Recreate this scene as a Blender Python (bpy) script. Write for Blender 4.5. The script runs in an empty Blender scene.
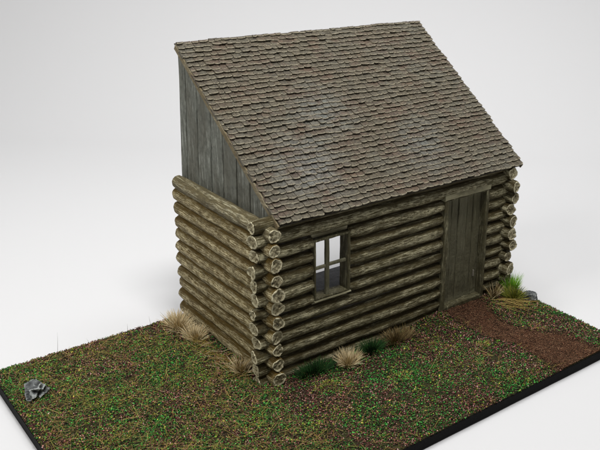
import bpy, math, random
import numpy as np
from mathutils import Vector, Matrix, noise
R = random.Random(7)
S = 0.01                      # one modelling unit (one log course) = 1 cm
scene = bpy.context.scene
C = scene.collection

# ------------------------------------------------------------------ helpers
def link(name, verts, faces, mat=None, parent=None, loc=(0, 0, 0), rot=(0, 0, 0), smooth=False, cols=None, attrs=None):
    me = bpy.data.meshes.new(name)
    me.from_pydata([tuple(v) for v in verts], [], [tuple(f) for f in faces])
    if smooth:
        me.polygons.foreach_set('use_smooth', [True] * len(me.polygons))
    if cols is not None:
        a = me.color_attributes.new('tint', 'FLOAT_COLOR', 'POINT')
        c = np.ones((len(verts), 4), np.float32); c[:, :3] = np.array(cols)[:, :3]
        a.data.foreach_set('color', c.ravel())
    for k, v in (attrs or {}).items():
        a = me.attributes.new(k, 'FLOAT', 'POINT'); a.data.foreach_set('value', np.array(v, np.float32))
    me.update()
    o = bpy.data.objects.new(name, me)
    C.objects.link(o)
    if mat: me.materials.append(mat)
    o.rotation_euler = rot
    if parent is not None:
        o.parent = parent; o.location = loc
    else:
        o.location = Vector(loc) * S; o.scale = (S, S, S)
    return o

def thing(name, label, cat, loc=(0, 0, 0), rotz=0, group=None):
    o = bpy.data.objects.new(name, None); C.objects.link(o)
    o.empty_display_size = 1
    o.location = Vector(loc) * S; o.rotation_euler = (0, 0, rotz); o.scale = (S, S, S)
    tag(o, label, cat, group); return o

def tag(o, label=None, cat=None, group=None, kind=None):
    if label: o['label'] = label
    if cat: o['category'] = cat
    if group: o['group'] = group
    if kind: o['kind'] = kind
    return o

def n3(x, y, z, s=0.0):
    return noise.noise(Vector((x + s * 13.7, y - s * 7.3, z + s * 3.1)))

class MB:
    """collects worn wooden boxes / strips into one mesh"""
    def __init__(self): self.v = []; self.f = []
    def box(self, x0, x1, y0, y1, z0, z1, wear=0.0, seed=0, step=0.35, bev=0.04):
        """box with bevelled edges and slightly wandering faces, subdivided along its longest axis"""
        lo = [x0, y0, z0]; hi = [x1, y1, z1]
        d = [hi[i] - lo[i] for i in range(3)]
        ax = d.index(max(d)); u, w = [(1, 2), (2, 0), (0, 1)][ax]
        n = max(1, int(d[ax] / step)); b = min(bev, 0.3 * min(d[u], d[w]))
        prof = [(b, 0), (d[u] - b, 0), (d[u], b), (d[u], d[w] - b), (d[u] - b, d[w]), (b, d[w]), (0, d[w] - b), (0, b)]
        base = len(self.v)
        for i in range(n + 1):
            t = i / n
            for k, (pu, pw) in enumerate(prof):
                p = [0, 0, 0]; p[ax] = lo[ax] + d[ax] * t; p[u] = lo[u] + pu; p[w] = lo[w] + pw
                a = n3(p[ax] * 1.3, k * 5.1, seed, seed + 1) * wear
                c = n3(p[ax] * 1.3, k * 5.1, seed + 9, seed + 4) * wear
                p[u] += a; p[w] += c
                self.v.append(tuple(p))
        m = 8
        for i in range(n):
            for k in range(m):
                k2 = (k + 1) % m
                self.f.append((base + i * m + k, base + i * m + k2, base + (i + 1) * m + k2, base + (i + 1) * m + k))
        self.f.append(tuple(base + k for k in reversed(range(m))))
        self.f.append(tuple(base + n * m + k for k in range(m)))
        return self
    def build(self, name, mat, parent=None, **k):
        return link(name, self.v, self.f, mat, parent, **k)

# ------------------------------------------------------------------ materials
def mat_new(name):
    m = bpy.data.materials.new(name); m.use_nodes = True
    nt = m.node_tree; b = nt.nodes['Principled BSDF']
    return m, nt, b
def N(nt, t, **kw):
    n = nt.nodes.new(t)
    for k, v in kw.items(): setattr(n, k, v)
    return n
def ramp(nt, fac, stops, interp='LINEAR'):
    r = N(nt, 'ShaderNodeValToRGB'); e = r.color_ramp.elements; r.color_ramp.interpolation = interp
    while len(e) > 1: e.remove(e[-1])
    e[0].position = stops[0][0]; e[0].color = (*stops[0][1], 1)
    for p, c in stops[1:]:
        x = e.new(p); x.color = (*c, 1)
    nt.links.new(fac, r.inputs[0]); return r.outputs[0]
def noise_tex(nt, scale=(1, 1, 1), s=1.0, detail=4, rough=0.6, rand=True, dist=0.0):
    tc = N(nt, 'ShaderNodeTexCoord'); mp = N(nt, 'ShaderNodeMapping'); mp.inputs['Scale'].default_value = scale
    nt.links.new(tc.outputs['Object'], mp.inputs[0])
    if rand:
        oi = N(nt, 'ShaderNodeObjectInfo'); m = N(nt, 'ShaderNodeMath', operation='MULTIPLY'); m.inputs[1].default_value = 97.0
        nt.links.new(oi.outputs['Random'], m.inputs[0])
        cb = N(nt, 'ShaderNodeCombineXYZ')
        for i in range(3): nt.links.new(m.outputs[0], cb.inputs[i])
        nt.links.new(cb.outputs[0], mp.inputs['Location'])
    t = N(nt, 'ShaderNodeTexNoise'); t.inputs['Scale'].default_value = s; t.inputs['Detail'].default_value = detail
    t.inputs['Roughness'].default_value = rough; t.inputs['Distortion'].default_value = dist
    nt.links.new(mp.outputs[0], t.inputs['Vector'])
    return t.outputs['Fac']
def mix(nt, fac, a, b, mode='MIX'):
    m = N(nt, 'ShaderNodeMix', data_type='RGBA', blend_type=mode)
    for i, v in ((0, fac), (6, a), (7, b)):
        if isinstance(v, (int, float)): m.inputs[i].default_value = v
        elif isinstance(v, tuple): m.inputs[i].default_value = (*v, 1)
        else: nt.links.new(v, m.inputs[i])
    return m.outputs[2]
def math_(nt, op, a, b=None, clamp=False):
    m = N(nt, 'ShaderNodeMath', operation=op); m.use_clamp = clamp
    for i, v in ((0, a), (1, b)):
        if v is None: continue
        if isinstance(v, (int, float)): m.inputs[i].default_value = v
        else: nt.links.new(v, m.inputs[i])
    return m.outputs[0]
def maprange(nt, v, a, b, c=0.0, d=1.0):
    m = N(nt, 'ShaderNodeMapRange'); nt.links.new(v, m.inputs[0])
    for i, x in enumerate((a, b, c, d)): m.inputs[i + 1].default_value = x
    return m.outputs[0]
def bump(nt, b, h, strength, dist):
    bp = N(nt, 'ShaderNodeBump'); bp.inputs['Strength'].default_value = strength; bp.inputs['Distance'].default_value = dist * S
    nt.links.new(h, bp.inputs['Height']); nt.links.new(bp.outputs[0], b.inputs['Normal'])

def wood_mat(name, dark, mid, light, stain_shade, dry=0.0, axis=0, grain=9.0, stain_amt=0.8, rough=0.72, spec=0.3, bumpd=0.05, hi=0.62):
    m, nt, b = mat_new(name)
    sc = [grain] * 3; sc[axis] = grain * 0.07
    g = noise_tex(nt, tuple(sc), 1.0, 5, 0.7, dist=0.35)
    sc2 = [grain * 2.6] * 3; sc2[axis] = grain * 0.19
    g2 = noise_tex(nt, tuple(sc2), 1.0, 4, 0.75, dist=0.5)
    sc3 = [0.9] * 3; sc3[axis] = 0.28
    blot = noise_tex(nt, tuple(sc3), 1.0, 4, 0.6)
    gg = math_(nt, 'ADD', math_(nt, 'MULTIPLY', g, 0.55), math_(nt, 'MULTIPLY', g2, 0.45))
    col = ramp(nt, gg, [(0.30, dark), (0.43, mid), (0.52, mid), (hi, light), (hi + 0.14, tuple(min(1, c * 1.25) for c in light))])
    stf = maprange(nt, blot, 0.42, 0.62, 0, stain_amt)
    col = mix(nt, stf, col, mix(nt, 0.75, col, stain_shade))
    blot2 = noise_tex(nt, (2.3, 2.3, 2.3), 1.0, 5, 0.7)
    col = mix(nt, maprange(nt, blot2, 0.45, 0.7, 0, 0.5), col, dark)
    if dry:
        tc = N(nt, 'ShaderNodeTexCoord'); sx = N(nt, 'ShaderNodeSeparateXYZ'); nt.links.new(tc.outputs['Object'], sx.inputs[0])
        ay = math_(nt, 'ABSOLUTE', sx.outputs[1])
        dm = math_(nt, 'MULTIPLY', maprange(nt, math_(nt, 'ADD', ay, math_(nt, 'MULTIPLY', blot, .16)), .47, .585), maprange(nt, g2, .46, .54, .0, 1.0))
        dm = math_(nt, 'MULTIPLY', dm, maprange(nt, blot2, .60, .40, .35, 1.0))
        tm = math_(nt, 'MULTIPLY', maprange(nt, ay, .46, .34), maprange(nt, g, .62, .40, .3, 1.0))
        col = mix(nt, math_(nt, 'MULTIPLY', tm, .92), col, stain_shade)  # ochre wash on tops and undersides, darkened to paint in shade between logs
        col = mix(nt, math_(nt, 'MULTIPLY', dm, dry), col, tuple(c * 1.12 for c in light))
    geo = N(nt, 'ShaderNodeNewGeometry')
    pt = maprange(nt, geo.outputs['Pointiness'], 0.52, 0.60, 0, 0.75)
    col = mix(nt, pt, col, light)
    nt.links.new(col, b.inputs['Base Color'])
    b.inputs['Roughness'].default_value = rough; b.inputs['Specular IOR Level'].default_value = spec
    bump(nt, b, math_(nt, 'ADD', gg, math_(nt, 'MULTIPLY', blot2, 0.6)), 1.0, bumpd)
    return m

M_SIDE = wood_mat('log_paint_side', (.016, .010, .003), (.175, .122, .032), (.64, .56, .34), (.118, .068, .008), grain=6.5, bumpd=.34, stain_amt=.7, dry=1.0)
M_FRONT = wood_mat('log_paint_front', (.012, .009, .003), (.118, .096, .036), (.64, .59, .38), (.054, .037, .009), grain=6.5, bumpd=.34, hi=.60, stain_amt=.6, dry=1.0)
M_TOP = wood_mat('log_paint_top_course', (.025, .020, .010), (.165, .135, .065), (.55, .51, .34), (.11, .082, .030), grain=5.5, bumpd=.40, hi=.58, stain_amt=.5)
M_GABLE = wood_mat('gable_boards_grey', (.032, .034, .026), (.150, .156, .130), (.34, .355, .31), (.105, .100, .075), axis=2, grain=5, bumpd=.14, stain_amt=.85, hi=.58)
M_DOOR = wood_mat('door_boards', (.012, .011, .005), (.052, .048, .025), (.24, .225, .14), (.050, .040, .012), axis=2, grain=6, bumpd=.22)
M_FRAME_V = wood_mat('frame_wood_upright', (.014, .012, .006), (.095, .085, .042), (.44, .41, .26), (.058, .045, .014), axis=2, grain=7, bumpd=.14)
M_FRAME_H = wood_mat('frame_wood_level', (.014, .012, .006), (.095, .085, .042), (.44, .41, .26), (.058, .045, .014), axis=0, grain=7, bumpd=.14)
M_TRIM = wood_mat('roof_edge_wood', (.06, .048, .026), (.18, .15, .09), (.34, .30, .20), (.12, .085, .035), axis=1, grain=7, bumpd=.04)

def cut_mat():
    m, nt, b = mat_new('cut_log_end')
    a = N(nt, 'ShaderNodeAttribute', attribute_name='rim')
    n = noise_tex(nt, (5, 5, 5), 1.0, 5, 0.75)
    n2 = noise_tex(nt, (11, 11, 11), 1.0, 3, 0.7)
    col = ramp(nt, n, [(0.36, (.025, .019, .009)), (0.43, (.16, .128, .062)), (0.52, (.36, .31, .18)), (0.64, (.60, .55, .36))])
    rim = math_(nt, 'MULTIPLY', a.outputs['Fac'], maprange(nt, n2, 0.33, 0.55, 0.25, 1.0))
    col = mix(nt, rim, col, (.74, .68, .46))
    nt.links.new(col, b.inputs['Base Color']); b.inputs['Roughness'].default_value = 0.75
    bump(nt, b, math_(nt, 'ADD', n, n2), 1.0, 0.10)
    return m
M_CUT = cut_mat()

def shingle_mat():
    m, nt, b = mat_new('roof_shingle_paint')
    t = N(nt, 'ShaderNodeAttribute', attribute_name='tint')
    e = N(nt, 'ShaderNodeAttribute', attribute_name='edge')
    p1 = noise_tex(nt, (.22, .30, .30), 1.0, 4, 0.6, rand=False)
    p2 = noise_tex(nt, (.55, .75, .75), 1.0, 4, 0.65, rand=False)
    p3 = noise_tex(nt, (6, 6, 6), 1.0, 5, 0.75, rand=False)
    base = mix(nt, maprange(nt, p1, 0.42, 0.60), (.100, .083, .052), (.108, .098, .070))
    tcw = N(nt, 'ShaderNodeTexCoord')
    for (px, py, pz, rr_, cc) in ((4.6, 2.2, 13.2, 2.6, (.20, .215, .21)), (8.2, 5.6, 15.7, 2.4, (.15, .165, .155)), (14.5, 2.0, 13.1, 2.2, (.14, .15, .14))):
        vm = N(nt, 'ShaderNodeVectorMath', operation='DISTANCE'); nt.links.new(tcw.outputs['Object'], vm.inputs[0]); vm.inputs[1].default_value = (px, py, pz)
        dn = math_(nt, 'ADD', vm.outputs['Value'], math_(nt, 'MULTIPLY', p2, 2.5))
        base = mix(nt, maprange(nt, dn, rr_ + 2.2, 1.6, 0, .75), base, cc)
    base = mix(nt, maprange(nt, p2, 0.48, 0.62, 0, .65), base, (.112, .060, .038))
    base = mix(nt, 1.0, base, t.outputs['Color'], 'MULTIPLY')
    base = mix(nt, maprange(nt, p3, 0.40, 0.62, 0.75, 0), base, (.020, .014, .009))
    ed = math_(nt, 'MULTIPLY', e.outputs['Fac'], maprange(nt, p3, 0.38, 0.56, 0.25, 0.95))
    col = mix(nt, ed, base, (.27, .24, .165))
    nt.links.new(col, b.inputs['Base Color']); b.inputs['Roughness'].default_value = 0.6
    b.inputs['Specular IOR Level'].default_value = 0.4
    bump(nt, b, p3, 1.0, 0.12)
    return m
M_SHIN = shingle_mat()

def plain(name, col, rough=0.8, spec=0.3, n=None, bd=0.05, var=0.5, scale=3.0):
    m, nt, b = mat_new(name)
    f = noise_tex(nt, (scale,) * 3, 1.0, 5, 0.7)
    c = mix(nt, maprange(nt, f, 0.3, 0.7), tuple(x * (1 - var) for x in col), tuple(min(1, x * (1 + var)) for x in col))
    nt.links.new(c, b.inputs['Base Color']); b.inputs['Roughness'].default_value = rough
    b.inputs['Specular IOR Level'].default_value = spec
    bump(nt, b, f, 1.0, bd)
    return m
M_BLACK = plain('black_board_paint', (.004, .004, .004), 0.75, 0.1, var=.3, bd=.02)
M_FLOORIN = plain('grey_cabin_floor', (.040, .040, .043), 0.8, bd=.06, var=.5, scale=2.0)
M_DECK = plain('roof_underlay', (.035, .028, .018), 0.9)

def vcol_mat(name, rough=0.85, spec=0.2, bd=None):
    m, nt, b = mat_new(name)
    t = N(nt, 'ShaderNodeAttribute', attribute_name='tint')
    nt.links.new(t.outputs['Color'], b.inputs['Base Color'])
    b.inputs['Roughness'].default_value = rough; b.inputs['Specular IOR Level'].default_value = spec
    return m
M_FLOCK = vcol_mat('flock_granules')
M_BLADE = vcol_mat('static_grass', 0.7, 0.25)

def soil_mat(name, cols, scale):
    m, nt, b = mat_new(name)
    f = noise_tex(nt, (scale,) * 3, 1.0, 6, 0.75, rand=False)
    f2 = noise_tex(nt, (.5,) * 3, 1.0, 3, 0.6, rand=False)
    c = ramp(nt, f, [(0.34, cols[0]), (0.48, cols[1]), (0.62, cols[2])])
    c = mix(nt, maprange(nt, f2, .4, .65, 0, .45), c, cols[3])
    nt.links.new(c, b.inputs['Base Color']); b.inputs['Roughness'].default_value = 0.9
    b.inputs['Specular IOR Level'].default_value = 0.15
    bump(nt, b, f, 1.0, 0.15)
    return m
M_SOIL = soil_mat('turf_soil', [(.008, .006, .003), (.032, .020, .010), (.04, .05, .012), (.03, .035, .014)], 5)
M_PATH = soil_mat('path_soil', [(.022, .010, .005), (.064, .030, .014), (.115, .062, .032), (.076, .030, .012)], 5)

def rock_mat():
    m, nt, b = mat_new('painted_rock')
    f = noise_tex(nt, (2.4,) * 3, 1.0, 5, 0.7)
    geo = N(nt, 'ShaderNodeNewGeometry')
    c = ramp(nt, f, [(0.34, (.014, .016, .016)), (0.50, (.052, .057, .057)), (0.66, (.13, .14, .137))])
    c = mix(nt, maprange(nt, geo.outputs['Pointiness'], 0.51, 0.56, 0, 0.95), c, (.30, .32, .31))
    c = mix(nt, maprange(nt, geo.outputs['Pointiness'], 0.49, 0.44, 0, 0.95), c, (.015, .016, .017))
    nt.links.new(c, b.inputs['Base Color']); b.inputs['Roughness'].default_value = 0.8
    bump(nt, b, f, 1.0, 0.12)
    return m
M_ROCK = rock_mat()

def paper_mat():
    m, nt, b = mat_new('white_paper')
    b.inputs['Base Color'].default_value = (.53, .53, .535, 1)
    b.inputs['Roughness'].default_value = 0.9; b.inputs['Specular IOR Level'].default_value = 0.1
    f = noise_tex(nt, (1.2,) * 3, 1.0, 4, .6, rand=False)
    bump(nt, b, f, 0.15, 0.03)
    return m
M_PAPER = paper_mat()
M_IRON = plain('dull_metal', (.22, .20, .16), .45, .6, bd=.02)

# ------------------------------------------------------------------ dimensions (from perspective measurements)
W, D, E = 21.72, 12.3, 1.1
Z1, Z2, YE, YR = 11.06, 20.34, -.88, 11.86       # roof: eave and ridge
SL = (Z2 - Z1) / (YR - YE); SLEN = math.hypot(Z2 - Z1, YR - YE)
BX0, BX1, BY0, BY1, BT = -14.29, 23.2, -11.19, 11.7, 0.72
def roof_z(y): return Z1 + (y - YE) * SL

# ------------------------------------------------------------------ backdrop: a paper sweep
vd = Vector((0.675, 0.737, 0)).normalized(); sd = Vector((vd.y, -vd.x, 0))
prof = [(-90, 0)] + [(-60 + i * 15, 0) for i in range(8)]
r0, rad = 52, 26
for i in range(1, 17):
    a = math.radians(90 * i / 16); prof.append((r0 + rad * math.sin(a), rad * (1 - math.cos(a))))
prof.append((r0 + rad, 90))
vs, fs = [], []
cols_ = [-110 + i * 22 for i in range(11)]
for (d, z) in prof:
    for c in cols_:
        p = vd * d + sd * c; vs.append((p.x, p.y, z))
nc = len(cols_)
for i in range(len(prof) - 1):
    for j in range(nc - 1):
        fs.append((i * nc + j, i * nc + j + 1, (i + 1) * nc + j + 1, (i + 1) * nc + j))
tag(link('backdrop', vs, fs, M_PAPER, loc=(0, 0, -BT - 0.02), smooth=True), 'plain white paper sweep under and behind the model', kind='structure')

# ------------------------------------------------------------------ base board and ground
PN = [(0.6, 15.0), (-0.2, 15.1), (-3.5, 15.2), (-6.9, 16.3), (-8.5, 16.2), (-11.3, 16.2)]
PF = [(0.6, 19.4), (-1.6, 19.0), (-3.6, 18.1), (-6.2, 18.85), (-8.2, 20.5), (-11.3, 21.0)]
def interp(t, y):
    for (ya, xa), (yb, xb) in zip(t, t[1:]):
        if yb <= y <= ya: return xa + (xb - xa) * (ya - y) / (ya - yb)
    return t[0][1] if y > t[0][0] else t[-1][1]
def on_path(x, y, m=0.0):
    w = 0.35 * n3(x * 0.9, y * 0.9, 2.2)
    return y < 0.6 and interp(PN, y) + w + m < x < interp(PF, y) + w - m
def gz(x, y):
    e = min(x - BX0, BX1 - x, y - BY0, BY1 - y)
    f = min(1, max(0, e / 0.7))
    z = 0.10 * n3(x * .35, y * .35, 0.3) + 0.06 * n3(x * 1.4, y * 1.4, 1.1)
    if on_path(x, y): z -= 0.06
    k = max(0, min(1, (x - 10) / 4)) * max(0, min(1, (y + 5) / 4)); z += .38 * k * k * (3 - 2 * k)
    # turf thins towards the cut edges of the board
    return 0.02 + (z + 0.06) * f
def inside_cabin(x, y, m=0.0): return -0.3 + m < x < W + .3 - m and -0.1 + m < y < 12
ds = thing('display_base', 'thin black rectangular board under the turf and cabin', 'base', (0, 0, 0))
mb = MB(); mb.box(BX0, BX1, BY0, BY1, -BT, -0.03, 0.02, 3, 1.5, 0.05)
mb.build('board', M_BLACK, ds)
# ground sheet
nx, ny = 260, 160
gx = np.linspace(BX0 + .05, BX1 - .05, nx); gy = np.linspace(BY0 + .05, BY1 - .05, ny)
gv = [(x, y, gz(x, y) if not (0.6 < x < W - .6 and 0.6 < y) else -0.0) for y in gy for x in gx]
# skirt
def ring_idx():
    return ([j for j in range(nx)] + [i * nx + nx - 1 for i in range(1, ny)] + [(ny - 1) * nx + j for j in range(nx - 2, -1, -1)] + [i * nx for i in range(ny - 2, 0, -1)])
gf = [(i * nx + j, i * nx + j + 1, (i + 1) * nx + j + 1, (i + 1) * nx + j) for i in range(ny - 1) for j in range(nx - 1)]
rg = ring_idx(); b0 = len(gv)
for k in rg: gv.append((gv[k][0], gv[k][1], -0.028))
for k in range(len(rg)):
    k2 = (k + 1) % len(rg); gf.append((rg[k], b0 + k, b0 + k2, rg[k2]))
tag(link('ground', gv, gf, M_SOIL, smooth=True), 'dark scenic soil covering the board', kind='structure')
# path sheet
pv, pf = [], []
ys = np.linspace(0.55, BY0 + .04, 90); mcol = 26
for y in ys:
    a, b = interp(PN, y), interp(PF, y)
    for j in range(mcol):
        x = a + (b - a) * j / (mcol - 1)
        x += 0.35 * n3(x * .9, y * .9, 2.2) if j in (0, mcol - 1) else 0
        edge = min(j, mcol - 1 - j)
        pv.append((x, y, max(gz(x, y), 0.0) + (0.075 if edge > 1 else -0.03) + 0.05 * n3(x * 2.5, y * 2.5, 5) * (edge > 1)))
for i in range(len(ys) - 1):
    for j in range(mcol - 1):
        pf.append((i * mcol + j, (i + 1) * mcol + j, (i + 1) * mcol + j + 1, i * mcol + j + 1))
tag(link('path', pv, pf, M_PATH, smooth=True), 'red brown bare earth path from the cabin door to the board edge', kind='structure')

# granular flock ---------------------------------------------------------
rng = np.random.default_rng(11)
TET = np.array([(1, 0, -.5), (-.5, .87, -.5), (-.5, -.87, -.5), (0, 0, .9)])
TF = np.array([(0, 1, 3), (1, 2, 3), (2, 0, 3), (0, 2, 1)])
def granules(name, pts, sizes, cols, label):
    n = len(pts)
    ang = rng.uniform(0, 2 * np.pi, n); tl = rng.uniform(-.9, .9, (n, 2))
    ca, sa = np.cos(ang), np.sin(ang)
    v = np.repeat(TET[None], n, 0) * rng.uniform(.6, 1.35, (n, 4, 3))
    x = v[..., 0] * ca[:, None] - v[..., 1] * sa[:, None]; y = v[..., 0] * sa[:, None] + v[..., 1] * ca[:, None]
    z = v[..., 2] * rng.uniform(.25, 1.1, (n, 1)) + x * tl[:, :1] + y * tl[:, 1:]
    v = np.stack([x, y, z * 0.8], -1) * sizes[:, None, None] + pts[:, None, :]
    f = (TF[None] + (np.arange(n) * 4)[:, None, None]).reshape(-1, 3)
    me = bpy.data.meshes.new(name)
    me.vertices.add(n * 4); me.vertices.foreach_set('co', v.astype(np.float32).ravel())
    me.loops.add(n * 12); me.loops.foreach_set('vertex_index', f.astype(np.int32).ravel())
    me.polygons.add(n * 4); me.polygons.foreach_set('loop_start', np.arange(n * 4, dtype=np.int32) * 3)
    me.update(calc_edges=True)
    a = me.color_attributes.new('tint', 'FLOAT_COLOR', 'POINT')
    c = np.ones((n, 4, 4), np.float32); c[..., :3] = cols[:, None, :]
    a.data.foreach_set('color', c.ravel())
    me.materials.append(M_FLOCK)
    o = bpy.data.objects.new(name, me); C.objects.link(o); o.scale = (S, S, S)
    tag(o, label, kind='stuff'); return o

PAL = np.array([(.022, .110, .016), (.035, .180, .032), (.014, .055, .010), (.095, .140, .014), (.160, .140, .020),
                (.120, .045, .038), (.170, .080, .066), (.065, .028, .016), (.028, .018, .012), (.26, .17, .15), (.30, .26, .05)])
def flock_prob(x, y):
    g = n3(x * .28, y * .28, 7.7); h = n3(x * .5, y * .5, 4.4); q = n3(x * 1.1, y * 1.1, 9.4)
    yel = 0.35 + (0.6 if x < -1 else 0) + 1.6 * h
    yel = max(0.05, yel)
    gr = max(.35, 1.0 + 1.2 * g + 1.0 * q); br = max(.35, 1.0 - 1.2 * g - 1.0 * q)
    w = np.array([1.0 * gr, .75 * gr, .9 * gr, .80 * yel, .25 * yel, 1.15 * br, .70 * br, 1.3 * br, 1.1, .38 * br, .07])
    return w / w.sum()
pts, cs, sz = [], [], []
nG = 165000
X = rng.uniform(BX0 + .02, BX1 - .02, nG); Y = rng.uniform(BY0 + .02, BY1 - .02, nG)
cw = rng.uniform(0, 1, nG)
for x, y, u in zip(X, Y, cw):
    if inside_cabin(x, y, .25): continue
    if on_path(x, y, 0.0) and u < (0.997 if on_path(x, y, .25) else .75): continue
    if n3(x * .9, y * .9, 15.5) > .42 and u < .7: continue
    k = np.searchsorted(np.cumsum(flock_prob(x, y)), (u * 7919) % 1.0); k = min(k, len(PAL) - 1)
    pts.append((x, y, gz(x, y) + rng.uniform(0, .09))); cs.append(PAL[k] * rng.choice([.4, .9, 1.5, 2.4])); sz.append(rng.uniform(.035, .09) * (0.8 if k == 9 else 1))
granules('turf_flock', np.array(pts), np.array(sz), np.array(cs), 'mottled green and purple brown turf granules covering the board')
pts, cs, sz = [], [], []
PP = np.array([(.062, .027, .014), (.100, .050, .027), (.035, .016, .008), (.16, .09, .05), (.115, .048, .026)])
while len(pts) < 9000:
    y = rng.uniform(BY0 + .04, .4); x = rng.uniform(14.5, 21)
    if not on_path(x, y, -.15): continue
    pts.append((x, y, max(gz(x, y), 0) + .075 + rng.uniform(0, .05))); cs.append(PP[rng.integers(0, 5)] * rng.uniform(.45, 1.5)); sz.append(rng.uniform(.03, .07))
granules('path_grit', np.array(pts), np.array(sz), np.array(cs), 'fine red brown grit on the earth path')

# ------------------------------------------------------------------ blades
def blades(specs):
    """specs: list of (base, dir(2d lean), length, lean, width, colour, droop)"""
    v, f, c = [], [], []
    for (bx, by, bz), az, L, lean, w, col, droop in specs:
        dx, dy = math.cos(az), math.sin(az); px, py = -dy, dx
        segs = 4; base = len(v)
        x = y = z = 0.0; th = lean
        tipc = R.uniform(.9, 1.25)
        for i in range(segs + 1):
            t = i / segs; ww = w * (1 - t) ** .7 + w * .12
            P = (bx + dx * x, by + dy * x, bz + z)
            for (a, b2) in ((-.5, 0), (.5, 0), (0, .5)):
                v.append((P[0] + px * ww * a - dx * ww * b2, P[1] + py * ww * a - dy * ww * b2, P[2] + ww * b2 * .6))
                k = (.75 + .4 * t) * tipc; c.append((col[0] * k, col[1] * k, col[2] * k))
            x += math.sin(th) * L / segs; z += math.cos(th) * L / segs; th += droop / segs
        for i in range(segs):
            for a in range(3):
                b2 = (a + 1) % 3
                f.append((base + i * 3 + a, base + i * 3 + b2, base + (i + 1) * 3 + b2, base + (i + 1) * 3 + a))
    return v, f, c
def tuft(name, loc, rx, ry, n, L, cols, label, cat='grass tuft', lean=.9, w=.045, group='static grass tufts round the cabin', droop=.7, bias=None):
    sp = []
    for _ in range(n):
        a = R.uniform(0, 2 * math.pi); q = R.random() ** .6
        bx, by = math.cos(a) * q * rx * .45, math.sin(a) * q * ry * .45
        az = a + R.uniform(-.5, .5)
        if bias is not None and R.random() < .6: az = bias + R.uniform(-.6, .6)
        col = R.choice(cols); k = R.uniform(.75, 1.25)
        sp.append(((bx, by, 0), az, L * R.uniform(.6, 1.1), lean * q * R.uniform(.5, 1.2), w * R.uniform(.7, 1.3), tuple(x * k for x in col), droop * R.uniform(0, 1)))
    v, f, c = blades(sp)
    o = link(name, v, f, M_BLADE, loc=(loc[0], loc[1], gz(loc[0], loc[1])), cols=c)
    tag(o, label, cat, group); return o
BEI = [(.47, .37, .20), (.56, .46, .27), (.38, .28, .14), (.62, .53, .34)]
DKG = [(.012, .046, .008), (.018, .064, .011), (.009, .030, .007)]
BRN = [(.13, .088, .032), (.20, .14, .055), (.08, .055, .02), (.26, .19, .09)]
YG = [(.26, .27, .03), (.18, .22, .03), (.34, .31, .06), (.12, .12, .03)]
BG = [(.20, .42, .03), (.28, .50, .05), (.14, .32, .03)]
tuft('grass_tuft', (-1.75, 9.9, 0), 1.2, 2.2, 460, 1.15, BEI, 'largest pale beige grass tuft, at the rear end of the log side wall')
tuft('grass_tuft', (-1.5, 7.8, 0), 1.1, 1.7, 280, 1.0, BEI, 'beige grass tuft beside the largest one, under the middle of the side wall')
tuft('grass_tuft', (-1.15, 1.9, 0), 1.1, 1.5, 170, 1.0, BEI + BRN[:2], 'small beige straw tuft low on the side wall near the front log corner')
tuft('grass_tuft', (2.7, -1.2, 0), 3.0, 1.0, 420, .8, DKG, 'wide dark green tuft in the shade next to the front log corner')
tuft('grass_tuft', (5.1, -1.75, 0), 1.0, 1.0, 300, 1.15, BEI, 'fan shaped beige tuft under the window on the front wall')
tuft('grass_tuft', (7.4, -1.45, 0), 1.8, .9, 330, .9, DKG, 'dark green tuft between the beige fan tuft and the brown straw tuft')
tuft('grass_tuft', (9.8, -1.35, 0), 2.6, 1.1, 380, .95, BRN, 'loose brown straw tuft along the front wall, left of the door')
tuft('grass_tuft', (6.9, -5.1, 0), 2.2, 1.3, 150, .17, YG, 'low yellow green moss patch on open turf in front of the wall', 'moss patch', lean=1.3)
tuft('grass_tuft', (2.3, -3.1, 0), 2.0, 1.2, 130, .17, YG, 'small yellow green moss patch near the front log corner', 'moss patch', lean=1.3)
tuft('grass_tuft', (14.0, -5.6, 0), 2.6, 1.6, 70, .17, YG, 'yellowish moss patch beside the near edge of the earth path', 'moss patch', lean=1.3)
tuft('grass_tuft', (11.6, -3.2, 0), 2.8, 1.6, 150, .2, YG + BRN, 'olive moss patch between the brown straw tuft and the path', 'moss patch', lean=1.3)
tuft('grass_tuft', (21.3, -2.1, 0), 1.3, 1.3, 380, 1.15, YG + DKG[:1], 'yellow green tuft at the right front corner by the grey stone')
tuft('grass_tuft', (21.9, -1.3, 0), .75, .8, 240, 1.65, BG, 'tall bright green tuft against the right log ends', lean=.55, droop=.35)
tuft('grass_tuft', (20.0, -1.2, 0), .7, .6, 80, 1.45, BEI[:3] + BRN, 'tall straw coloured tuft right of the door frame', lean=.6, bias=-1.0)

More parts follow.
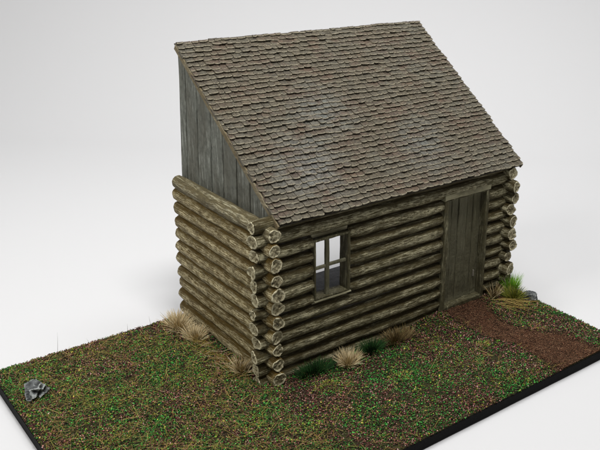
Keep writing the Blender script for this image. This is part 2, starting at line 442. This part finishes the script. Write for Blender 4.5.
# loose dry fibres --------------------------------------------------------
sp = []
def fibre(x, y, L, col, az=None, w=.035, lean=None):
    az = R.uniform(0, 6.28) if az is None else az
    sp.append(((x, y, gz(x, y) + .05), az, L, R.uniform(1.25, 1.5) if lean is None else lean, w, col, R.uniform(-.1, .35)))
FC = [(.30, .20, .05), (.22, .15, .03), (.38, .28, .09), (.12, .11, .03), (.20, .20, .04), (.10, .13, .03), (.07, .11, .02)]
cnt = 0
while cnt < 9000:
    x, y = R.uniform(BX0, BX1), R.uniform(BY0, BY1)
    if x > -0.8 and y > -.7: continue
    if on_path(x, y, .3): continue
    dens = (.9 if x < -1 else .16) + .8 * n3(x * .35, y * .35, 20)
    if R.random() > dens: continue
    az = R.uniform(0, 6.28); L = R.uniform(.3, 1.5) if cnt % 4 == 0 else R.uniform(.12, .45)
    if not (BX0 + .1 < x + math.cos(az) * L < BX1 - .1 and BY0 + .1 < y + math.sin(az) * L < BY1 - .1): continue
    fibre(x, y, L, R.choice(FC), az, R.uniform(.016, .03), None if L > .5 else R.uniform(.7, 1.5)); cnt += 1
for _ in range(42):       # long straw trailing from the right tufts over the turf
    fibre(19.6 + R.uniform(-.5, 1.2), -1.6 + R.uniform(-1.2, .4), R.uniform(1.4, 3.4), R.choice(FC[:3]), -1.25 + R.uniform(-.45, .35), .032, 1.35)
for _ in range(150):      # straw between the side wall tufts
    fibre(-1.0 - R.random() * 1.2, R.uniform(1.0, 7.5), R.uniform(.6, 1.6), R.choice(FC[:3] + BEI[:2]), R.uniform(2.6, 5.6), .03, R.uniform(.6, 1.3))
for (x, y, L, az, ln) in [(-10.0, 11.4, 1.6, .4, .15), (-5.2, 10.9, .8, 1, .4), (-7.8, 10.9, .7, 2, .7), (-3.4, 10.9, .9, 1.4, .5)]:
    fibre(x, y, L, (.09, .08, .05), az, .025, ln)
v, f, c = blades(sp)
tag(link('dry_grass_fibres', v, f, M_BLADE, cols=c), 'thin dry straw fibres lying across the turf', kind='stuff')

# ------------------------------------------------------------------ rocks
def rock(loc, sx, sy, sz_, seed, label, hollow=False, rz=0):
    import bmesh
    bm = bmesh.new(); bmesh.ops.create_icosphere(bm, subdivisions=5, radius=1)
    # facet by clamping against random planes
    rr = random.Random(seed); planes = []
    for i in range(15):
        d = Vector((rr.gauss(0, 1), rr.gauss(0, 1), rr.gauss(0, 1))).normalized(); planes.append((d, rr.uniform(.60, .86)))
    for v in bm.verts:
        p = v.co.copy()
        for d, h in planes:
            k = p.dot(d)
            if k > h: p -= d * (k - h)
        if hollow:
            # eroded pits on the face that looks to the front right
            for (hd, hr, hdp) in ((Vector((.30, -.85, .15)), .50, .55), (Vector((-.25, -.80, .50)), .34, .42), (Vector((.45, -.45, .75)), .36, .42), (Vector((.85, -.45, .2)), .36, .40), (Vector((-.10, -.9, -.35)), .40, .5), (Vector((.0, .0, 1)), .2, .2)):
                q = (v.co - hd.normalized()).length
                if q < hr: p *= 1 - hdp * (1 - (q / hr) ** 3)
        s = 1 + .10 * n3(v.co.x * 2.5, v.co.y * 2.5, v.co.z * 2.5, seed) + .05 * n3(v.co.x * 7, v.co.y * 7, v.co.z * 7, seed)
        p *= s; v.co = Vector((p.x * sx, p.y * sy, (p.z + .45) * sz_))
    me = bpy.data.meshes.new('rock'); bm.to_mesh(me); bm.free(); me.materials.append(M_ROCK)
    o = bpy.data.objects.new('rock', me); C.objects.link(o); o.scale = (S, S, S)
    o.location = Vector((loc[0], loc[1], gz(loc[0], loc[1]))) * S; o.rotation_euler = (0, 0, rz)
    tag(o, label, 'rock', 'rocks on the turf'); return o
rock((-12.75, 7.1), .90, .88, .76, 5, 'pitted grey rock with dark hollows on the open turf at the left board edge', True, rz=-.2)
rock((22.35, -2.9), .6, .72, .62, 8, 'small smooth grey stone behind the yellow green tuft at the right corner')

# ------------------------------------------------------------------ cabin
cabin = thing('log_cabin', 'weathered model log cabin with a steep single pitch shingle roof, standing on the turf board', 'cabin')

def log_rad(r, x, a, seed):
    return r * (1 + .08 * n3(x * .22, seed * 3.3, 0, seed) + .10 * n3(x * .5, math.cos(a) * 1.3, math.sin(a) * 1.3, seed)
                + .05 * n3(x * .8, math.cos(a) * 5, math.sin(a) * 5, seed + 3) + .02 * n3(x * 3, math.cos(a) * 3, math.sin(a) * 3, seed + 5))
def make_log(L, r, seed, mat, loc, rotz, cut0=False, cut1=False, e0=1.0, e1=1.0, obl=0.0, tilt=0.0):
    segs = 28; step = 0.22; n = max(4, int(L / step)); xs = [i / n * L for i in range(n + 1)]
    xs = [0, .04] + [x for x in xs if .1 < x < L - .1] + [L - .04, L]
    v, f = [], []; rr = random.Random(seed)
    ex, ey = rr.uniform(.93, 1.05), rr.uniform(.93, 1.05)
    def pt(x, a, sc=1.0, dx=0.0):
        rad = log_rad(r, x, a, seed) * sc
        # tapering at both ends
        if x < .9: rad *= e0 + (1 - e0) * (x / .9)
        if x > L - .9: rad *= e1 + (1 - e1) * ((L - x) / .9)
        cy = .05 * n3(x * .18, seed, 1, seed); cz = .05 * n3(x * .18, seed, 7, seed)
        yy = math.cos(a) * rad * ex; zz = math.sin(a) * rad * ey
        w = max(0, 1 - x / 1.0)
        if cut0:
            dfm = 1 + w * (.30 * n3(math.cos(a) * .9, math.sin(a) * .9, seed * 1.3, seed) + .08 * n3(math.cos(a) * 2.0, math.sin(a) * 2.0, seed, seed + 2)); yy *= dfm; zz *= dfm
        return (x + dx + obl * yy * w - .18 * abs(obl) * zz * w, cy + yy, cz + zz + 0)
    for i, x in enumerate(xs):
        sc = .93 if i in (0, len(xs) - 1) else 1.0
        for k in range(segs): v.append(pt(x, 2 * math.pi * k / segs, sc))
    for i in range(len(xs) - 1):
        for k in range(segs):
            k2 = (k + 1) % segs; f.append((i * segs + k, (i + 1) * segs + k, (i + 1) * segs + k2, i * segs + k2))
    if not cut0: f.append(tuple(range(segs)))
    f.append(tuple((len(xs) - 1) * segs + k for k in reversed(range(segs))))
    lg = link('log', v, f, mat, cabin, loc, (0, tilt, rotz), smooth=True)
    if cut0:
        cv, cf, rim = [], [], []
        fr = [(.935, .015, .35), (.93, -.03, 1.0), (.84, -.045, 1.0), (.74, -.01, .65), (.66, .012, .2), (.48, .0, 0), (.28, .01, .0), (.1, .0, 0)]
        for (s_, dx, rm) in fr:
            for k in range(segs):
                a = 2 * math.pi * k / segs
                jit = n3(math.cos(a) * 3 * s_, math.sin(a) * 3 * s_, seed, seed + 8)
                cr = 0.0
                for (ca, wd) in ((seed * 1.7, .16), (seed * 2.9 + 2, .10)):
                    dd = abs(((a - ca + math.pi) % (2 * math.pi)) - math.pi)
                    if dd < wd * 2 and .2 < s_ < .9: cr += .16 * (1 - dd / (wd * 2))
                cv.append(pt(0, a, s_ * (1 + .03 * jit), dx + .10 * jit + cr)); rim.append(min(1, max(0, rm * (1.0 + 1.2 * jit) - cr * 5)))
        for i in range(len(fr) - 1):
            for k in range(segs):
                k2 = (k + 1) % segs; cf.append((i * segs + k, i * segs + k2, (i + 1) * segs + k2, (i + 1) * segs + k))
        cf.append(tuple((len(fr) - 1) * segs + k for k in range(segs)))
        cf = [tuple(reversed(q)) for q in cf]
        link('cut_end', cv, cf, M_CUT, lg, smooth=True, attrs={'rim': rim})
    return lg

ro = random.Random(21)
# side walls: 11 courses, axis along +Y
for k in range(11):
    z = .5 + k + ro.uniform(-.04, .04)
    e = (E + ro.uniform(-.16, .14)) if k < 10 else .88
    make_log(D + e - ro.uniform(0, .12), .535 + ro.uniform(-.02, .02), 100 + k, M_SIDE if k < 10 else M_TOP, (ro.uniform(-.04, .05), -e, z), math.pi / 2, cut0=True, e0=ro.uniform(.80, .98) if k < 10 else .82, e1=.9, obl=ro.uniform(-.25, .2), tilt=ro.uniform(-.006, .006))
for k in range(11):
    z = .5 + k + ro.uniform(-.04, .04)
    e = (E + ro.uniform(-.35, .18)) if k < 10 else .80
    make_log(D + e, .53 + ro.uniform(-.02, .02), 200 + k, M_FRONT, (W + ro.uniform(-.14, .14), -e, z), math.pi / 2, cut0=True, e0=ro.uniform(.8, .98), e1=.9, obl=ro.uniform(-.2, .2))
# front wall: 12 courses, axis along +X
WX0, WX1, WZ0, WZ1 = 3.23, 6.18, 4.90, 9.22
DX0, DX1, DZ0, DZ1 = 14.80, 19.45, .62, 9.50
for k in range(12):
    z = k + .02 + ro.uniform(-.03, .03)
    r = .505 + ro.uniform(-.02, .02)
    e = E + ro.uniform(-.15, .12)
    if k == 11: r = .50; z = 10.98
    if k == 0: z = .12
    cuts = []
    if 5 <= k <= 9: cuts.append((WX0 + .03, WX1 - .03))
    if 1 <= k <= 9: cuts.append((DX0 + .03, DX1 - .02))
    x = -e; segs_ = []
    for a, b in cuts: segs_.append((x, a)); x = b
    segs_.append((x, W + .28))
    for q, (a, b) in enumerate(segs_):
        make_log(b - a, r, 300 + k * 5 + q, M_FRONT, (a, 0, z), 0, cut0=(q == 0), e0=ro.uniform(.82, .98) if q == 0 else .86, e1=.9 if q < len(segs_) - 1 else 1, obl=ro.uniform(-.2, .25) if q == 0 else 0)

# window ----------------------------------------------------------------
def ring(name, x0, x1, z0, z1, wl, wr, wb, wt, y0, y1, mat, parent, seed, wear=.035):
    """one joined rectangular frame; members may differ in width"""
    oc = [(x0, z0), (x1, z0), (x1, z1), (x0, z1)]
    ic = [(x0 + wl, z0 + wb), (x1 - wr, z0 + wb), (x1 - wr, z1 - wt), (x0 + wl, z1 - wt)]
    v, f = [], []; n = 14; tot = 0
    for s_ in range(4):
        for i in range(n):
            t = i / n
            o_ = [oc[s_][q] + (oc[(s_ + 1) % 4][q] - oc[s_][q]) * t for q in (0, 1)]
            i_ = [ic[s_][q] + (ic[(s_ + 1) % 4][q] - ic[s_][q]) * t for q in (0, 1)]
            j = [n3(o_[0] * 1.4, o_[1] * 1.4, q * 4.1, seed) * wear for q in range(4)]
            def lp(k, y, e=0): return (o_[0] + (i_[0] - o_[0]) * k + j[0], y + j[2] + e, o_[1] + (i_[1] - o_[1]) * k + j[1])
            v += [lp(0, y1), lp(0, y0 + .04), lp(.2, y0), lp(.8, y0), (i_[0] + j[3], y0 + .04 + j[2], i_[1] + j[0]), (i_[0] + j[3], y1, i_[1] + j[0])]
            tot += 1
    for i in range(tot):
        i2 = (i + 1) % tot
        for k in range(6):
            k2 = (k + 1) % 6; f.append((i * 6 + k, i * 6 + k2, i2 * 6 + k2, i2 * 6 + k))
    return link(name, v, f, mat, parent)
wo = ring('window', WX0, WX1, WZ0, WZ1, .13, .24, .13, .13, -.50, .42, M_FRAME_V, cabin, 1)
MB().box(WX0 - .03, WX1 + .03, -.56, -.2, WZ0 - .13, WZ0 - .005, .03, 4).build('sill', M_FRAME_H, wo)
MB().box(4.26, 4.56, -.34, -.10, WZ0 + .1, WZ1 - .1, .02, 5).build('glazing_bar', M_DOOR, wo)
MB().box(WX0 + .1, 4.255, -.31, -.12, 7.00, 7.23, .02, 6).build('glazing_bar', M_DOOR, wo)
MB().box(4.565, WX1 - .2, -.31, -.12, 7.04, 7.27, .02, 7).build('glazing_bar', M_DOOR, wo)
# packing boards closing the log gap above and below the opening
MB().box(WX0 + .02, WX1 - .02, -.12, .38, WZ0 - .58, WZ0 - .135, .03, 8).build('packing_board', M_FRONT, cabin)
MB().box(WX0 + .02, WX1 - .02, -.12, .38, WZ1 + .03, WZ1 + .42, .03, 9).build('packing_board', M_FRONT, cabin)

# door ------------------------------------------------------------------
do_f = ring('door_frame', DX0, DX1, DZ0 - .25, DZ1, .46, .30, .40, .06, -.52, .42, M_FRAME_V, cabin, 11, .05)
MB().box(DX0 - .05, DX1 + .05, -.54, .40, DZ1 + .015, DZ1 + .46, .05, 13).build('lintel', M_FRAME_H, do_f)
dr = MB(); xa, xb = DX0 + .47, DX1 - .31; ws = [1.0, .9, 1.15, .8, 1.0]; tot = sum(ws); x = xa
for i, w_ in enumerate(ws):
    ww = (xb - xa) * w_ / tot
    dr.box(x + .02, x + ww - .02, .06 + .04 * (i % 2), .26, DZ0 + .16, DZ1 - .08, .03, 20 + i, bev=.06); x += ww
dobj = dr.build('door', M_DOOR, cabin)
MB().box(xa + .05, xb - .05, .27, .35, DZ0 + .12, DZ1 - .05, .0, 29).build('backing_board', M_DOOR, dobj)
MB().box(xb - .50, xb - .38, -.07, .07, 2.3, 2.8, .02, 30, bev=.05).build('handle', M_IRON, dobj)

# gables ----------------------------------------------------------------
def gable(x0, x1, seed):
    m = MB(); ys_ = [-.30, 1.0, 2.6, 4.2, 5.9, 7.5, 9.35, 11.0, 11.95]
    for i, (a, b) in enumerate(zip(ys_, ys_[1:])):
        g = .035
        n = len(m.v); off = .05 * n3(i * 3.3, seed, 1)
        zz0 = 10.62
        top = lambda y: roof_z(y) - .20
        ya, yb = a + g, b - g
        k = 9
        for j in range(k + 1):
            for (xx, yy, sh) in ((x0 + off + .03, ya, 0), (x0 + off, ya + .05, 0), (x0 + off, yb - .05, 0), (x0 + off + .03, yb, 0), (x1, yb, 0), (x1, ya, 0)):
                zt = max(top(yy), zz0 + .03); z = zz0 + (zt - zz0) * j / k
                m.v.append((xx + .03 * n3(yy * 2, z * .8, seed), yy + .03 * n3(yy, z * .9, seed + 2) + max(0, yy) / 12 * .5 * max(0, min(1, (18 - z) / 7)), z))
        for j in range(k):
            for q in range(6):
                q2 = (q + 1) % 6; m.f.append((n + j * 6 + q, n + j * 6 + q2, n + (j + 1) * 6 + q2, n + (j + 1) * 6 + q))
        m.f.append(tuple(n + q for q in range(6))); m.f.append(tuple(n + k * 6 + q for q in reversed(range(6))))
    # backing sheet behind the plank joints
    n = len(m.v); xb0, xb1 = x0 + .14, x0 + .20
    for xx in (xb0, xb1):
        for (yy, zz) in ((-.2, 10.63), (11.8, 10.63), (11.7, roof_z(11.7) - .24), (-.2, roof_z(-.2) - .24)): m.v.append((xx, yy, zz))
    m.f += [(n, n + 1, n + 2, n + 3), (n + 7, n + 6, n + 5, n + 4)]
    for q in range(4): q2 = (q + 1) % 4; m.f.append((n + q, n + 4 + q, n + 4 + q2, n + q2))
    return m
gable(.42, .72, 1).build('gable_boards', M_GABLE, cabin)
gable(W - .35, W - .05, 5).build('gable_boards', M_GABLE, cabin)
MB().box(.75, W - .4, .52, BY1 - .1, .04, .14, 0, 5, 2).build('floor', M_FLOORIN, cabin)

# roof ------------------------------------------------------------------
RX0, RX1 = .30, W + .95
ang = math.atan(SL)
# roof-local frame: u along X, s up the slope, n normal; wrapped into cabin space
def rp(u, s, n):
    return (u, YE + s * math.cos(ang) - n * math.sin(ang), Z1 + s * math.sin(ang) + n * math.cos(ang))
def slab(u0, u1, s0, s1, n0, n1, name, mat, parent):
    v = [rp(u, s, n) for u in (u0, u1) for s in (s0, s1) for n in (n0, n1)]
    f = [(0, 1, 3, 2), (4, 6, 7, 5), (0, 4, 5, 1), (2, 3, 7, 6), (0, 2, 6, 4), (1, 5, 7, 3)]
    return link(name, v, f, mat, parent)
roof = slab(RX0 + .07, RX1 - .07, .06, SLEN - .02, -.30, -.12, 'roof', M_DECK, cabin)
NR = 36; row = SLEN / NR
sv, sf, sc_, se = [], [], [], []
rs = random.Random(77)
for i in range(NR + 1):
    s0 = i * row - .02; u = RX0 - rs.uniform(0, .5) ; first = True
    wav = lambda uu: .09 * n3(uu * .22, i * .9, 3) + .05 * n3(uu * 1.1, i * 1.7, 8)
    while u < RX1 - .12:
        w = rs.uniform(.42, .74)
        a = max(u, RX0 - rs.uniform(-.02, .07)); b = min(u + w, RX1 + rs.uniform(-.10, .08)); u += w
        if b - a < .18: continue
        if RX1 - b < .22: b = RX1 + rs.uniform(-.10, .08); u = RX1
        g = rs.uniform(.002, .018); a += g; b -= g
        L = row * 1.75 if i < NR else row * .5
        th = rs.uniform(.075, .12); lift = rs.uniform(.09, .17); skew = rs.uniform(-.045, .045)
        dd = rs.uniform(-.045, .045); c1 = rs.uniform(.0, .09); c2 = rs.uniform(.0, .09)
        off = wav((a + b) / 2) + dd
        t = rs.uniform(.86, 1.16); wr = rs.uniform(-.05, .05); tint = (t * (1 + wr), t, t * (1 - wr * .8))
        mid = (a + b) / 2
        # bottom outline points (u, s)
        nose = rs.uniform(-.005, .02)
        low = [(a, c1), (a + (b - a) * .16, .012), (a + (b - a) * .38, -nose), (mid + (b - a) * .14, -nose + rs.uniform(-.01, .01)), (b - (b - a) * .14, .012), (b, c2)]
        low = [(x_, y_ + skew * (x_ - mid) / (b - a) * 2 + rs.uniform(-.008, .008)) for x_, y_ in low]
        up = [(x_, L) for x_, _ in low]
        base = len(sv)
        def H(s_, extra=0): return lift + th - (lift + .065) * (s_ / (row * 1.75)) + extra   # top surface height
        rows_ = [  # (points, s shift, drop, edge)
            ([(x_, y_ + .012) for x_, y_ in low], 'bot', .6),
            (low, 'rimlow', 1.0),
            ([(x_ + (mid - x_) * .06, y_ + .045) for x_, y_ in low], 'top', 1.0),
            ([(x_ + (mid - x_) * .05, y_ + .105) for x_, y_ in low], 'top', .12),
            (up, 'top', 0.0)]
        cup = rs.uniform(-.012, .028)
        for pts_, kd, ed in rows_:
            for (x_, y_) in pts_:
                h = H(y_) - .085
                if kd == 'bot': h -= th
                elif kd == 'rimlow': h -= .018
                h += cup * abs(x_ - mid) / (b - a) * 2
                sv.append(rp(x_, s0 + off + y_, h)); sc_.append(tint); se.append(ed)
        m_ = 6
        for q in range(4):
            for k in range(m_ - 1):
                sf.append((base + q * m_ + k, base + q * m_ + k + 1, base + (q + 1) * m_ + k + 1, base + (q + 1) * m_ + k))
        # sides down to underlay
        for k in (0, m_ - 1):
            n = len(sv)
            x1_, y1_ = low[k]
            for (yy, hh) in ((y1_ + .012, -.10), (L, -.12)):
                sv.append(rp(x1_, s0 + off + yy, hh)); sc_.append(tint); se.append(0)
            ln = [base + k, base + m_ + k, base + 2 * m_ + k, base + 3 * m_ + k, base + 4 * m_ + k]
            sf.append(tuple(ln + [n + 1, n]) if k == 0 else tuple(reversed(ln + [n + 1, n])))
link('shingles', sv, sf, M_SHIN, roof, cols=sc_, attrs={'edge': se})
# rake boards along both sloping edges
def rake(u0, u1, seed):
    v, f = [], []; n = 60
    for i in range(n + 1):
        s = -.04 + (SLEN + .06) * i / n; j = .025 * n3(s * 1.8, seed, 2); j2 = .03 * n3(s * 3.1, seed, 6)
        for (uu, nn) in ((u0, -.36), (u1, -.36), (u1, .0), (u0 + .03, .01), (u0, -.02)):
            v.append(rp(uu + j, s, nn + j2))
    m_ = 5
    for i in range(n):
        for k in range(m_): k2 = (k + 1) % m_; f.append((i * m_ + k, i * m_ + k2, (i + 1) * m_ + k2, (i + 1) * m_ + k))
    f.append(tuple(range(m_))); f.append(tuple(n * m_ + k for k in reversed(range(m_))))
    return link('rake_board', v, f, M_TRIM, roof)
rake(RX0 - .03, RX0 + .065, 1)
rake(RX1 - .20, RX1 - .10, 4)
# lumpy ridge edge
v, f = [], []; n = 160
for i in range(n + 1):
    u = RX0 + (RX1 - RX0 - .1) * i / n; j = .07 * n3(u * 1.9, 3, 3) + .04 * n3(u * 5, 3, 9)
    for (ss, nn) in ((SLEN - .30, -.10), (SLEN - .22, .03 + j), (SLEN + .02, .05 + j), (SLEN + .07, -.02), (SLEN + .05, -.30), (SLEN - .02, -.30)): v.append(rp(u, ss, nn))
for i in range(n):
    for k in range(6): k2 = (k + 1) % 6; f.append((i * 6 + k, (i + 1) * 6 + k, (i + 1) * 6 + k2, i * 6 + k2))
f.append(tuple(reversed(range(6)))); f.append(tuple(n * 6 + k for k in range(6)))
link('ridge_strip', v, f, M_SHIN, roof, cols=[(.8, .8, .75)] * len(v), attrs={'edge': [.25] * len(v)})

# ------------------------------------------------------------------ camera
cam = bpy.data.cameras.new('camera'); co = bpy.data.objects.new('camera', cam); C.objects.link(co)
Rv, Uv, Fv = Vector((.76952, -.6381, .02599)), Vector((.19327, .27148, .94284)), Vector((.60868, .72051, -.33224))
m = Matrix.Identity(4)
for i in range(3): m[i][0] = Rv[i]; m[i][1] = Uv[i]; m[i][2] = -Fv[i]; m[i][3] = (-25.1577, -41.6897, 30.1279)[i] * S
co.matrix_world = m
cam.sensor_fit = 'HORIZONTAL'; cam.sensor_width = 36; cam.lens = 834.66 / 600 * 36
cam.shift_x = -(391.6 - 300) / 600; cam.shift_y = -(225 - 194.15) / 600
cam.clip_start = .01; cam.clip_end = 100
scene.camera = co

# ------------------------------------------------------------------ light
def area(name, loc, target, size, power, col=(1, 1, 1)):
    l = bpy.data.lights.new(name, 'AREA'); l.shape = 'RECTANGLE'; l.size, l.size_y = size[0] * S, size[1] * S
    l.energy = power; l.color = col
    o = bpy.data.objects.new(name, l); C.objects.link(o); o.location = Vector(loc) * S
    o.rotation_euler = (Vector(target) - Vector(loc)).to_track_quat('-Z', 'Y').to_euler(); return o
area('softbox', (-62, 12, 78), (4, 2, 4), (36, 36), 4.6, (1, .985, .96))
area('ceiling_lamp', (0, -25, 105), (10, 2, 0), (24, 20), 7.6, (1, .99, .98))
area('added_backdrop_fill', (22, 14, 112), (52, 60, 12), (80, 30), 9.5, (1, 1, 1))  # unseen fill light, added only to even out the backdrop brightness
w = bpy.data.worlds.new('World'); scene.world = w; w.use_nodes = True
w.node_tree.nodes['Background'].inputs[0].default_value = (1, .99, .97, 1)
w.node_tree.nodes['Background'].inputs[1].default_value = 0.19
scene.view_settings.view_transform = 'Standard'; scene.view_settings.look = 'None'; scene.view_settings.exposure = 0
scene.view_settings.gamma = 1; scene.view_settings.use_curve_mapping = False
